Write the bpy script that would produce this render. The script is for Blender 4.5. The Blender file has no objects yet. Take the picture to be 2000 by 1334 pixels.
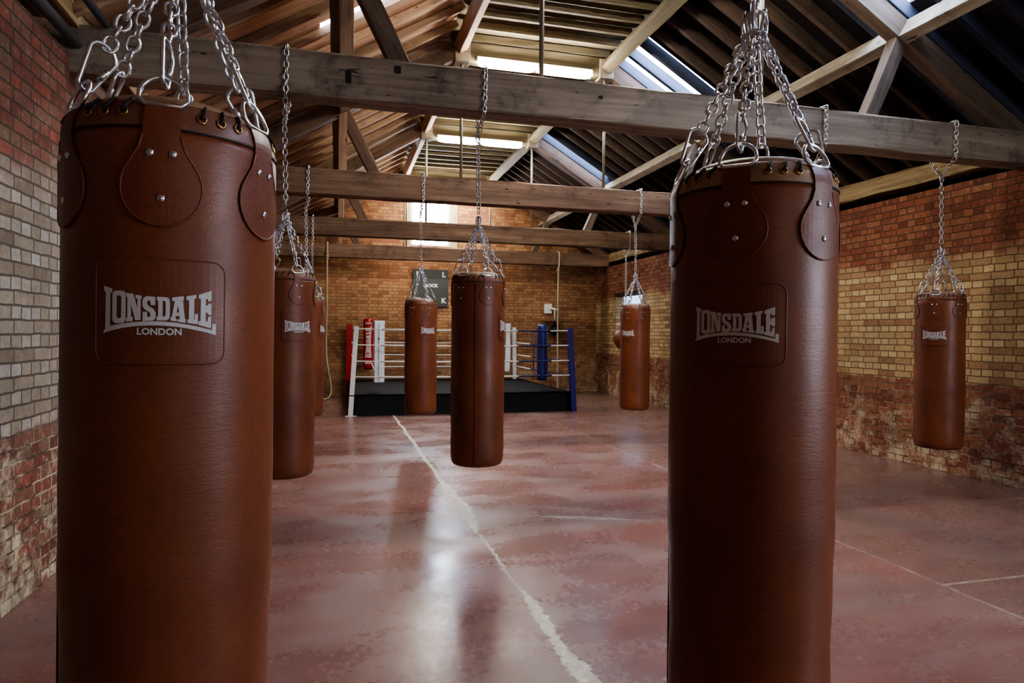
import bpy, bmesh, math, random
from mathutils import Vector, Matrix
from math import sin, cos, pi, radians as R
random.seed(7)
scene = bpy.context.scene
COL = scene.collection
WM = {}                                   # world matrices of the empties

# ------------------------------------------------------------------ room numbers (metres)
XL, XR, YB, YF = -1.67, 6.52, 15.96, -3.6      # left / right / back / front walls
BEAM_Y = [1.49 + 3.456 * k for k in range(5)]  # centre lines of the tie beams
ZB, ZT = 3.166, 3.471                          # tie beam bottom / top
BT = 0.22                                      # tie beam thickness
SL = 0.59                                      # roof slope
NLX, NRX, NZ = 0.02, 5.0, 4.27                 # lower truss nodes
ULX, URX = 1.53, 3.52                          # upper truss nodes
UZ = NZ + SL * (ULX - NLX)

# ------------------------------------------------------------------ materials
class Mat:
    def __init__(s, name):
        s.m = bpy.data.materials.new(name); s.m.use_nodes = True
        s.t = s.m.node_tree; s.t.nodes.clear()
        s.out = s.t.nodes.new('ShaderNodeOutputMaterial')
    def n(s, typ, props=None, **ins):
        nd = s.t.nodes.new('ShaderNode' + typ)
        for k, v in (props or {}).items(): setattr(nd, k, v)
        for k, v in ins.items():
            key = int(k[1:]) if k[0] == 'i' and k[1:].isdigit() else k.replace('_', ' ')
            s.put(nd.inputs[key], v)
        return nd
    def put(s, sock, v):
        if isinstance(v, bpy.types.NodeSocket): s.t.links.new(v, sock)
        elif isinstance(v, bpy.types.Node): s.t.links.new(v.outputs[0], sock)
        else: sock.default_value = v
    def math(s, op, a, b=0.0, c=0.0, clamp=False):
        return s.n('Math', dict(operation=op, use_clamp=clamp), i0=a, i1=b, i2=c).outputs[0]
    def noise(s, vec, scale, detail=4, rough=.55, dist=0.0):
        nd = s.n('TexNoise', None, Vector=vec, Scale=scale, Detail=detail, Roughness=rough, Distortion=dist)
        return nd.outputs['Fac']
    def ramp(s, fac, stops, interp='LINEAR'):
        nd = s.n('ValToRGB', None, Fac=fac); cr = nd.color_ramp; cr.interpolation = interp
        while len(cr.elements) < len(stops): cr.elements.new(.5)
        for e, (p, c) in zip(cr.elements, stops):
            e.position = p; e.color = lin(c) if not isinstance(c, (int, float)) else (c, c, c, 1)
        return nd.outputs['Color']
    def mix(s, fac, a, b, mode='MIX'):
        nd = s.n('Mix', dict(data_type='RGBA', blend_type=mode))
        s.put(nd.inputs[0], fac); s.put(nd.inputs[6], a if not isinstance(a, tuple) else lin(a)); s.put(nd.inputs[7], b if not isinstance(b, tuple) else lin(b))
        return nd.outputs[2]
    def maprange(s, v, a, b, c=0.0, d=1.0):
        return s.n('MapRange', dict(interpolation_type='SMOOTHSTEP'), i0=v, i1=a, i2=b, i3=c, i4=d).outputs[0]
    def bump(s, height, strength=.3, dist=.01, normal=None):
        nd = s.n('Bump', None, Height=height, Strength=strength, Distance=dist)
        if normal: s.put(nd.inputs['Normal'], normal)
        return nd.outputs[0]
    def bsdf(s, color, rough=.5, metal=0.0, normal=None, spec=.5, emit=None, es=0.0, coat=0.0):
        b = s.n('BsdfPrincipled')
        s.put(b.inputs['Base Color'], lin(color) if isinstance(color, tuple) else color)
        s.put(b.inputs['Roughness'], rough); s.put(b.inputs['Metallic'], metal)
        s.put(b.inputs['Specular IOR Level'], spec)
        if coat: s.put(b.inputs['Coat Weight'], coat); s.put(b.inputs['Coat Roughness'], .25)
        if normal is not None: s.put(b.inputs['Normal'], normal)
        if emit is not None:
            s.put(b.inputs['Emission Color'], lin(emit)); s.put(b.inputs['Emission Strength'], es)
        s.t.links.new(b.outputs[0], s.out.inputs[0]); return s.m
    def coords(s, kind='Object'):
        return s.n('TexCoord').outputs[kind]
    def pos(s): return s.n('NewGeometry').outputs['Position']
    def mapping(s, vec, scale=(1, 1, 1), loc=(0, 0, 0), rot=(0, 0, 0)):
        return s.n('Mapping', None, Vector=vec, Scale=scale, Location=loc, Rotation=rot).outputs[0]

def lin(c):
    if len(c) == 4: return c
    f = lambda v: (v / 255 / 12.92) if v / 255 <= .04045 else ((v / 255 + .055) / 1.055) ** 2.4
    return (f(c[0]), f(c[1]), f(c[2]), 1)

def brick_mat(name, axis, zlow, zhigh, red, pale, mortar, pale_amt=1.0, lime=.5, dark=1.0):
    s = Mat(name); P = s.pos()
    xyz = s.n('SeparateXYZ', None, Vector=P)
    u = xyz.outputs['X' if axis == 'X' else 'Y']; z = xyz.outputs['Z']
    uv = s.n('CombineXYZ', None, X=u, Y=z, Z=0.0).outputs[0]
    nz = s.n('TexNoise', None, Vector=P, Scale=7.0, Detail=3.0)
    off = s.n('VectorMath', dict(operation='SUBTRACT'), i0=nz.outputs['Color'], i1=(.5, .5, .5))
    off = s.n('VectorMath', dict(operation='SCALE'), i0=off.outputs[0], Scale=.022)
    uvd = s.n('VectorMath', dict(operation='ADD'), i0=uv, i1=off.outputs[0]).outputs[0]
    br = s.n('TexBrick', dict(offset=.27, offset_frequency=2, squash=.5, squash_frequency=2), Vector=uvd, Color1=(0, 0, 0, 1), Color2=(1, 1, 1, 1),
             Mortar=(.5, .5, .5, 1), Scale=1.0, Mortar_Size=.0065, Mortar_Smooth=.25, Bias=0.0, Brick_Width=.24, Row_Height=.0775)
    rnd = br.outputs['Color']; mor = br.outputs['Fac']
    big = s.noise(P, .9, 4, .6)
    fine = s.noise(P, 38, 5, .7)
    mid = s.noise(P, 5.5, 4, .65)
    row = s.math('FLOOR', s.math('DIVIDE', s.n('SeparateXYZ', None, Vector=uvd).outputs['Y'], .0775))
    head = s.math('SUBTRACT', 1.0, s.math('PINGPONG', row, 1.0))
    prnd = s.math('ADD', s.math('MULTIPLY', rnd, .7), s.math('MULTIPLY', head, .3))
    redc = s.ramp(rnd, [(0, red[0]), (.3, red[1]), (.62, red[2]), (1, red[3])])
    palec = s.ramp(prnd, [(0, pale[0]), (.25, pale[1]), (.6, pale[2]), (1, pale[3])])
    wob = s.math('MULTIPLY_ADD', s.math('SUBTRACT', big, .5), .5, z)
    wob = s.math('MULTIPLY_ADD', s.math('SUBTRACT', rnd, .5), .16, wob)
    hi = s.maprange(wob, zhigh - .1, zhigh + .12, 1, 0)
    zl = s.math('MULTIPLY_ADD', s.math('SUBTRACT', mid, .5), .12, z)
    lo = s.maprange(zl, zlow - .015, zlow + .015, 0, 1)
    f = s.math('MULTIPLY', s.math('MULTIPLY', hi, lo), pale_amt)
    c = s.mix(f, redc, palec)
    # weathering inside each brick
    c = s.mix(s.maprange(fine, .35, .7, .0, .45), c, s.mix(.6, c, (40, 30, 24)))
    c = s.mix(s.maprange(s.noise(P, 17, 4, .7), .52, .78, 0, .35), c, (196, 178, 148))
    # lime bloom low on the wall
    lm = s.math('MULTIPLY', s.maprange(s.math('ADD', s.noise(P, 3.2, 6, .75), s.math('MULTIPLY', s.math('SUBTRACT', .5, z), .12)), .48, .66, 0, lime), s.maprange(z, zlow + .1, zlow - .15, 0, 1))
    c = s.mix(lm, c, (200, 188, 160))
    mc = s.mix(s.math('MULTIPLY', s.maprange(z, zlow + .1, zlow - .2, 0, 1), s.maprange(s.noise(P, 6, 4, .7), .4, .6, 0, lime)), mortar, (176, 162, 138))
    mc = s.mix(s.math('MULTIPLY', f, .7), mc, tuple(int(v * .72) for v in pale[1]))
    c = s.mix(mor, c, mc)
    grime = s.maprange(s.noise(P, .55, 5, .7), .3, .7, .62, 1.12)
    c = s.mix(1.0, c, s.n('CombineColor', None, Red=grime, Green=grime, Blue=grime).outputs[0], 'MULTIPLY')
    if dark != 1: c = s.mix(1.0, c, (dark, dark, dark, 1), 'MULTIPLY')
    h = s.math('SUBTRACT', s.math('MULTIPLY_ADD', fine, .35, s.math('MULTIPLY', mid, .5)), mor)
    h = s.math('MULTIPLY_ADD', rnd, .35, h)
    return s.bsdf(c, .93, 0, s.bump(h, .9, .012), .2)

def wood_mat(name, cols, gloss=.75, dirt=(28, 22, 18), dirt_amt=.6, knots=True):
    s = Mat(name); o = s.coords()
    oi = s.n('ObjectInfo').outputs['Random']
    sh = s.n('CombineXYZ', None, X=s.math('MULTIPLY', oi, 37.0), Y=s.math('MULTIPLY', oi, 11.0), Z=0.0).outputs[0]
    v = s.n('VectorMath', dict(operation='ADD'), i0=o, i1=sh).outputs[0]
    g = s.noise(s.mapping(v, (1.1, 26, 26)), 1.0, 6, .65, .35)
    g2 = s.noise(s.mapping(v, (.5, 5, 5)), 1.0, 4, .6, .2)
    c = s.ramp(s.math('MULTIPLY_ADD', g2, .55, s.math('MULTIPLY', g, .5)), [(.33, cols[0]), (.5, cols[1]), (.66, cols[2])])
    d = s.maprange(s.noise(v, 2.6, 6, .72), .48, .74, 0, dirt_amt)
    c = s.mix(d, c, dirt)
    if knots:
        k = s.maprange(s.noise(s.mapping(v, (7, 34, 34)), 1.0, 2, .4), .70, .76, 0, .8)
        c = s.mix(k, c, (22, 16, 12))
    val = s.math('MULTIPLY_ADD', oi, .4, .8)
    c = s.mix(1.0, c, s.n('CombineColor', None, Red=val, Green=val, Blue=val).outputs[0], 'MULTIPLY')
    return s.bsdf(c, gloss, 0, s.bump(g, .35, .004), .3)

def plain(name, col, rough=.5, metal=0.0, nscale=30, namt=.25, bump=.1, spec=.5, emit=None, es=0):
    s = Mat(name); o = s.coords()
    n = s.noise(o, nscale, 5, .65)
    dk = tuple(max(0, int(v * (1 - namt))) for v in col)
    c = s.mix(n, dk, col)
    return s.bsdf(c, rough, metal, s.bump(n, bump, .003), spec, emit, es)

def leather_mat(name, a, b, c_, rough=.42):
    s = Mat(name); o = s.coords()
    big = s.noise(s.mapping(o, (3, 3, 2)), 1.3, 5, .6)
    c = s.ramp(big, [(.32, a), (.52, b), (.72, c_)])
    weave = s.noise(s.mapping(o, (60, 60, 240)), 1.0, 3, .6)
    c = s.mix(s.maprange(weave, .45, .75, 0, .28), c, (44, 20, 12))
    hz = s.noise(s.mapping(o, (4, 4, 55)), 1.0, 4, .7)
    v = s.n('TexVoronoi', None, Vector=o, Scale=260.0).outputs['Distance']
    h = s.math('MULTIPLY_ADD', weave, .7, s.math('MULTIPLY_ADD', hz, .8, s.math('MULTIPLY', v, .2)))
    r = s.maprange(big, .3, .7, rough + .08, rough - .06)
    return s.bsdf(c, r, 0, s.bump(h, .2, .003), .4)

def emit_mat(name, col, strength):
    s = Mat(name)
    tc = s.noise(s.coords(), 3.0, 2)
    e = s.n('Emission', None, Color=s.mix(s.math('MULTIPLY', tc, .1), col, (255, 255, 255)), Strength=strength)
    s.t.links.new(e.outputs[0], s.out.inputs[0]); return s.m

def floor_mat():
    s = Mat('polished_red_concrete'); P = s.pos()
    x = s.n('SeparateXYZ', None, Vector=P).outputs['X']; y = s.n('SeparateXYZ', None, Vector=P).outputs['Y']
    a = s.noise(P, .6, 3, .5, .6); b = s.noise(s.mapping(P, (.9, 1.4, 1), (9, 3, 0)), 1.6, 2, .45, .4); f = s.noise(P, 24, 6, .75)
    st = s.noise(s.mapping(P, (.8, 2.6, 1)), 2.0, 3, .5, .3)
    c = s.ramp(s.math('MULTIPLY_ADD', st, .45, s.math('MULTIPLY', a, .55)), [(.28, (96, 67, 63)), (.44, (114, 83, 77)), (.58, (124, 95, 89)), (.74, (134, 110, 103))])
    c = s.mix(s.maprange(b, .5, .8, 0, .45), c, (124, 106, 95))
    c = s.mix(s.maprange(s.noise(s.mapping(P, (1, 1.6, 1), (2, 7, 0)), 1.3, 2, .45, .5), .42, .78, 0, .48), c, (122, 66, 58))
    c = s.mix(s.maprange(s.noise(s.mapping(P, (1, 2, 1), (5, 1, 0)), .9, 3, .5), .52, .8, 0, .5), c, (92, 84, 78))
    c = s.mix(s.maprange(f, .5, .85, 0, .25), c, (176, 152, 140))
    c = s.mix(s.maprange(s.noise(P, 60, 3, .6), .66, .75, 0, .35), c, (210, 190, 176))
    # the bay beyond the long joint is greyer
    side = s.maprange(x, 3.5, 3.6, 0, .45)
    c = s.mix(side, c, (104, 84, 74))
    # the long filled crack, width driven by distance
    wv = s.n('CombineXYZ', None, X=0.0, Y=y, Z=0.0).outputs[0]
    wobble = s.math('MULTIPLY', s.math('SUBTRACT', s.noise(wv, 1.6, 5, .6), .5), .10)
    jag = s.math('MULTIPLY', s.math('SUBTRACT', s.noise(P, 13, 6, .8), .5), .12)
    cx = s.math('MULTIPLY_ADD', y, -.0057, 1.062)
    dx = s.math('ABSOLUTE', s.math('ADD', s.math('SUBTRACT', x, cx), s.math('ADD', wobble, jag)))
    prof = [(0, 1.5, .035), (0, 2.4, .04), (0, 2.75, .05), (0, 2.98, .022), (0, 3.25, .036), (0, 3.5, .03), (0, 3.7, .004), (0, 4.3, .010), (0, 4.8, .008), (0, 5.0, .035), (0, 5.5, .082), (0, 6.1, .06), (0, 6.7, .012), (0, 8, .024), (0, 11.5, .018)]
    w = s.n('ValToRGB', None, Fac=s.math('DIVIDE', y, 16.0)); cr = w.color_ramp
    while len(cr.elements) < len(prof): cr.elements.new(.5)
    for e, (_, yy, ww) in zip(cr.elements, prof): e.position = yy / 16; e.color = (ww * 10, ww * 10, ww * 10, 1)
    ww = s.math('MULTIPLY', s.n('SeparateColor', None, Color=w.outputs[0]).outputs[0], .1)
    crack = s.maprange(s.math('SUBTRACT', dx, ww), -.006, .007, 1, 0)
    # second long joint and the cross joints
    j2 = s.maprange(s.math('SUBTRACT', s.math('ABSOLUTE', s.math('ADD', s.math('SUBTRACT', x, 3.54), s.math('MULTIPLY', wobble, .6))), s.maprange(s.noise(wv, 2.3, 3), .5, .75, .004, .02)), -.005, .007, .5, 0)
    xv = s.n('CombineXYZ', None, X=x, Y=0.0, Z=3.0).outputs[0]
    xw = s.math('MULTIPLY', s.math('SUBTRACT', s.noise(xv, 1.8, 5, .65), .5), .22)
    yy1 = s.math('MULTIPLY_ADD', x, -.38, 5.74)
    wid = s.maprange(s.math('ABSOLUTE', s.math('SUBTRACT', x, 1.93)), .1, .42, .045, .004)
    j3 = s.maprange(s.math('SUBTRACT', s.math('ABSOLUTE', s.math('ADD', s.math('SUBTRACT', y, yy1), s.math('MULTIPLY', xw, .5))), wid), -.01, .012, .5, 0)
    j3 = s.math('MULTIPLY', j3, s.maprange(x, 3.4, 3.6, 1, 0))
    j4 = s.maprange(s.math('SUBTRACT', s.math('ABSOLUTE', s.math('ADD', s.math('SUBTRACT', y, 3.14), s.math('MULTIPLY', xw, .15))), .008), -.004, .008, .4, 0)
    j4 = s.math('MULTIPLY', j4, s.maprange(x, 3.5, 3.56, 0, 1))
    line = s.math('MAXIMUM', s.math('MAXIMUM', crack, j2), s.math('MAXIMUM', j3, j4))
    cc = s.mix(s.maprange(s.noise(P, 19, 6, .75), .38, .7), (160, 149, 134), (208, 200, 186))
    # hairline scratches
    sc = s.maprange(s.noise(s.mapping(P, (3, 30, 1), (0, 0, 0), (0, 0, .7)), 2.4, 2, .4), .69, .72, 0, .22)
    c = s.mix(sc, c, (196, 176, 162))
    c = s.mix(line, c, cc)
    r = s.maprange(s.math('MULTIPLY_ADD', f, .4, s.math('MULTIPLY', b, .6)), .35, .68, .2, .4)
    r = s.math('MAXIMUM', r, s.math('MULTIPLY', line, .6))
    h = s.math('MULTIPLY_ADD', s.noise(P, 3.5, 3, .5), 1.2, s.math('MULTIPLY', f, .25))
    return s.bsdf(c, r, 0, s.bump(h, .12, .01), .5)

M = {}
M['brick_left'] = brick_mat('left_wall_brick', 'Y', .94, 2.45,
    [(96, 58, 48), (122, 76, 62), (118, 92, 76), (138, 74, 60)], [(112, 98, 84), (136, 123, 107), (150, 138, 122), (172, 164, 154)], (74, 65, 56), 1, .9)
M['brick_right'] = brick_mat('right_wall_brick', 'Y', 1.0, 2.36,
    [(102, 60, 46), (130, 78, 58), (142, 98, 72), (122, 68, 54)], [(142, 106, 78), (160, 130, 94), (176, 150, 110), (194, 172, 130)], (84, 62, 46), 1, .6)
M['brick_back'] = brick_mat('back_wall_brick', 'X', 1.0, 2.5,
    [(130, 86, 64), (158, 110, 78), (174, 132, 92), (140, 90, 70)], [(138, 96, 70), (162, 118, 82), (176, 138, 98), (150, 102, 76)], (122, 92, 66), .8, .5)
M['floor'] = floor_mat()
M['beam'] = wood_mat('weathered_grey_brown_beam', [(92, 82, 70), (134, 121, 104), (160, 147, 128)], dirt_amt=.75)
M['beam_red'] = wood_mat('warm_brown_beam', [(72, 55, 45), (104, 81, 65), (130, 104, 84)])
M['strut'] = wood_mat('grey_timber', [(64, 53, 45), (94, 80, 67), (118, 101, 85)], dirt_amt=.4)
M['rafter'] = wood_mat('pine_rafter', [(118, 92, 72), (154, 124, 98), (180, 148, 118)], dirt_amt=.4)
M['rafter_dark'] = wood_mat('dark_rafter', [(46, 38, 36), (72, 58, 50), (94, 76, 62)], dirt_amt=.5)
M['rafter_sky'] = wood_mat('backlit_blue_grey_rafter', [(44, 48, 60), (58, 63, 78), (74, 78, 92)], dirt_amt=.3, knots=False)  # rafters beside the skylights: their backlit blue shade is put into the colour
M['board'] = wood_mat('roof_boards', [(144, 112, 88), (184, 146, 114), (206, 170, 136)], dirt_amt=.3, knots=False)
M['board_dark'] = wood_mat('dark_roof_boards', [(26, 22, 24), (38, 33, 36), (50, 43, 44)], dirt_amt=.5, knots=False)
M['olive'] = wood_mat('ridge_boards', [(68, 60, 44), (94, 83, 62), (114, 101, 77)], dirt_amt=.3, knots=False)
M['plate'] = wood_mat('rough_pale_timber', [(90, 74, 50), (136, 114, 78), (166, 144, 104)], dirt_amt=.7)
M['leather'] = leather_mat('brown_leather', (97, 51, 30), (115, 63, 37), (129, 74, 45))
M['strap'] = leather_mat('brown_strap_leather', (93, 48, 29), (110, 59, 36), (123, 69, 43), .44)
M['rim'] = leather_mat('worn_rim_leather', (92, 54, 40), (112, 72, 54), (136, 98, 76), .42)
M['flap'] = leather_mat('pale_flap_leather', (120, 88, 64), (148, 116, 86), (170, 140, 108), .5)
M['seam'] = plain('dark_seam', (44, 20, 12), .6)
M['print'] = plain('white_print', (205, 203, 200), .6, 0, 160, .16, .15)
M['steel'] = plain('galvanised_steel', (228, 230, 234), .27, 1.0, 60, .18, .05)
M['steel2'] = plain('dull_steel_chain', (214, 212, 206), .33, 1.0, 60, .25, .05)
M['brass'] = plain('brass', (190, 150, 84), .3, 1.0, 60, .2, .05)
M['lace'] = plain('dark_lace', (40, 24, 17), .7)
M['whitepaint'] = plain('white_paint', (226, 226, 224), .4, 0, 20, .08)
M['whitevinyl'] = plain('white_vinyl', (216, 220, 226), .35, 0, 8, .06, .2)
M['redvinyl'] = plain('red_vinyl', (164, 18, 26), .35, 0, 8, .15, .2)
M['bluevinyl'] = plain('blue_vinyl', (25, 34, 100), .38, 0, 8, .2, .2)
M['bluepaint'] = plain('navy_blue_padding', (36, 30, 112), .4, 0, 8, .15, .2)
M['blackcanvas'] = plain('black_canvas', (20, 22, 28), .75, 0, 5, .4, .6, .25)
M['blackskirt'] = plain('black_skirt', (7, 7, 9), .6, 0, 4, .4, .7, .2)
M['whiterope'] = plain('white_rope_cover', (232, 228, 220), .5, 0, 40, .1)
M['bluerope'] = plain('blue_rope_cover', (34, 34, 84), .5, 0, 40, .15)
M['hemp'] = plain('hemp_rope', (188, 170, 138), .9, 0, 90, .35, .4)
M['pipe'] = plain('grey_pipe', (98, 98, 102), .45, .3, 20, .3)
M['rod'] = plain('grey_painted_rod', (134, 122, 102), .5, .3, 25, .3)
M['sign'] = plain('dark_green_grey_board', (56, 60, 54), .55, 0, 4, .15)
M['black'] = plain('black_rubber', (18, 17, 16), .6)
M['stone'] = plain('pale_painted_reveal', (190, 172, 126), .85, 0, 12, .3, .4)
M['tube'] = emit_mat('fluorescent_tube_glow', (255, 243, 218), 125.0)
M['sky_glass'] = emit_mat('skylight_glass', (206, 224, 255), 18.0)
M['win_glass'] = emit_mat('frosted_window_glass', (236, 244, 255), 30.0)
M['win_dim'] = emit_mat('pale_window_glass', (190, 206, 235), 1.4)

# ------------------------------------------------------------------ mesh helpers
def mesh_obj(name, bm, mat, parent=None, M4=None, smooth=False):
    me = bpy.data.meshes.new(name)
    bmesh.ops.recalc_face_normals(bm, faces=bm.faces)
    bm.to_mesh(me); bm.free()
    for p in me.polygons: p.use_smooth = smooth
    for m in (mat if isinstance(mat, list) else [mat]): me.materials.append(m)
    return link(name, me, parent, M4)
def link(name, me, parent=None, M4=None):
    o = bpy.data.objects.new(name, me); COL.objects.link(o)
    M4 = M4 or Matrix.Identity(4); WM[o] = M4
    if parent is not None:
        o.parent = parent; o.matrix_basis = WM[parent].inverted() @ M4
    else: o.matrix_basis = M4
    return o
def tag(o, label=None, cat=None, group=None, kind=None):
    if label: o['label'] = label
    if cat: o['category'] = cat
    if group: o['group'] = group
    if kind: o['kind'] = kind
    return o
def empty(name, loc, label, cat, group=None, rz=0.0):
    o = bpy.data.objects.new(name, None); COL.objects.link(o); o.empty_display_size = .1
    m = Matrix.Translation(loc) @ Matrix.Rotation(rz, 4, 'Z'); o.matrix_basis = m; WM[o] = m
    return tag(o, label, cat, group)
def add_box(bm, x0, x1, y0, y1, z0, z1, M4=None, bevel=0.0):
    vs = [bm.verts.new((x, y, z)) for x in (x0, x1) for y in (y0, y1) for z in (z0, z1)]
    fs = [bm.faces.new([vs[i] for i in q]) for q in ((0, 1, 3, 2), (4, 6, 7, 5), (0, 4, 5, 1), (2, 3, 7, 6), (0, 2, 6, 4), (1, 5, 7, 3))]
    if bevel:
        es = list({e for f in fs for e in f.edges})
        r = bmesh.ops.bevel(bm, geom=es, offset=bevel, segments=2, affect='EDGES', profile=.6)
        vs = list({v for f in r['faces'] for v in f.verts} | {v for v in vs if v.is_valid})
    if M4 is not None: bmesh.ops.transform(bm, matrix=M4, verts=[v for v in vs if v.is_valid])
    return vs
def frame(p0, p1, up=(0, 0, 1)):
    p0, p1 = Vector(p0), Vector(p1); x = (p1 - p0).normalized(); up = Vector(up)
    y = up.cross(x).normalized(); z = x.cross(y)
    m = Matrix((x, y, z)).transposed().to_4x4(); m.translation = p0
    return m, (p1 - p0).length
def bar(name, p0, p1, w, h, mat, parent=None, up=(0, 0, 1), bevel=.008, rough=.004):
    m, L = frame(p0, p1, up); bm = bmesh.new()
    add_box(bm, 0, L, -w / 2, w / 2, -h / 2, h / 2, None, bevel)
    if rough and L > .6:
        n = max(2, int(L / .35))
        for k in range(1, n):
            bmesh.ops.bisect_plane(bm, geom=bm.verts[:] + bm.edges[:] + bm.faces[:], plane_co=(L * k / n, 0, 0), plane_no=(1, 0, 0))
        for v in bm.verts: v.co += Vector((0, random.uniform(-rough, rough), random.uniform(-rough, rough)))
    return mesh_obj(name, bm, mat, parent, m)
def add_tube(bm, pts, r, n=8, closed=False, caps=True, rfun=None):
    pts = [Vector(p) for p in pts]; N = len(pts); rings = []
    t0 = (pts[1] - pts[0]).normalized()
    ref = Vector((0, 0, 1)) if abs(t0.z) < .9 else Vector((1, 0, 0))
    nrm = t0.cross(ref).normalized(); prev = t0
    for i, p in enumerate(pts):
        if closed: t = (pts[(i + 1) % N] - pts[i - 1]).normalized()
        else: t = (pts[min(i + 1, N - 1)] - pts[max(i - 1, 0)]).normalized()
        ax = prev.cross(t)
        if ax.length > 1e-7: nrm = Matrix.Rotation(prev.angle(t), 3, ax.normalized()) @ nrm
        nrm = (nrm - t * nrm.dot(t)).normalized(); prev = t; b = t.cross(nrm)
        rr = rfun(i / (N - 1)) * r if rfun else r
        rings.append([bm.verts.new(p + (nrm * cos(2 * pi * k / n) + b * sin(2 * pi * k / n)) * rr) for k in range(n)])
    for i in range(N if closed else N - 1):
        a, c = rings[i], rings[(i + 1) % N]
        for k in range(n): bm.faces.new((a[k], a[(k + 1) % n], c[(k + 1) % n], c[k]))
    if not closed and caps:
        bm.faces.new(rings[0][::-1]); bm.faces.new(rings[-1])
def tube(name, pts, r, mat, parent=None, n=10, closed=False, M4=None, rfun=None):
    bm = bmesh.new(); add_tube(bm, pts, r, n, closed, True, rfun)
    return mesh_obj(name, bm, mat, parent, M4, True)
def add_lathe(bm, prof, n=48, cap=True):
    rings = []
    for r, z in prof:
        rings.append([bm.verts.new((r * cos(2 * pi * k / n), r * sin(2 * pi * k / n), z)) for k in range(n)])
    for a, b in zip(rings, rings[1:]):
        for k in range(n): bm.faces.new((a[k], a[(k + 1) % n], b[(k + 1) % n], b[k]))
    if cap: bm.faces.new(rings[0][::-1]); bm.faces.new(rings[-1])
def lathe(name, prof, mat, parent=None, M4=None, n=48):
    bm = bmesh.new(); add_lathe(bm, prof, n); return mesh_obj(name, bm, mat, parent, M4, True)
def add_prism(bm, poly, h0, h1, to):
    a = [bm.verts.new(to(u, v, h0)) for u, v in poly]; b = [bm.verts.new(to(u, v, h1)) for u, v in poly]
    bm.faces.new(a); bm.faces.new(b[::-1]); n = len(poly)
    for i in range(n): bm.faces.new((a[i], b[i], b[(i + 1) % n], a[(i + 1) % n]))
def tri_shape(polys, holes=()):
    """fills flat polygons (with holes) -> bmesh in the XY plane"""
    cu = bpy.data.curves.new('shape', 'CURVE'); cu.dimensions = '2D'; cu.fill_mode = 'BOTH'
    for P in list(polys) + list(holes):
        sp = cu.splines.new('POLY'); sp.points.add(len(P) - 1); sp.use_cyclic_u = True
        for q, (x, y) in zip(sp.points, P): q.co = (x, y, 0, 1)
    return curve_bm(cu)
def curve_bm(cu):
    o = bpy.data.objects.new('shape', cu); COL.objects.link(o)
    dg = bpy.context.evaluated_depsgraph_get(); dg.update()
    me = bpy.data.meshes.new_from_object(o.evaluated_get(dg), depsgraph=dg)
    bm = bmesh.new(); bm.from_mesh(me)
    bpy.data.objects.remove(o); bpy.data.meshes.remove(me); bpy.data.curves.remove(cu)
    return bm
def text_bm(txt, size, bold=0.0):
    cu = bpy.data.curves.new('shape', 'FONT'); cu.body = txt; cu.size = size; cu.align_x = 'CENTER'; cu.align_y = 'CENTER'; cu.offset = bold; cu.resolution_u = 3
    return curve_bm(cu)
def merge(dst, src):
    mp = {v: dst.verts.new(v.co) for v in src.verts}
    for f in src.faces: dst.faces.new([mp[v] for v in f.verts])
    src.free()
def slice_x(bm, step):
    xs = [v.co.x for v in bm.verts]; x = math.ceil(min(xs) / step) * step
    while x < max(xs):
        bmesh.ops.bisect_plane(bm, geom=bm.verts[:] + bm.edges[:] + bm.faces[:], plane_co=(x, 0, 0), plane_no=(1, 0, 0)); x += step
def wrap(bm, rad, zc, ang0=-pi / 2, mz=None):
    """bends a flat shape (x along the girth, y up) onto a cylinder"""
    for v in bm.verts:
        th = ang0 + v.co.x / rad; r = rad + v.co.z
        v.co = Vector((r * cos(th), r * sin(th), zc + v.co.y))

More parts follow.
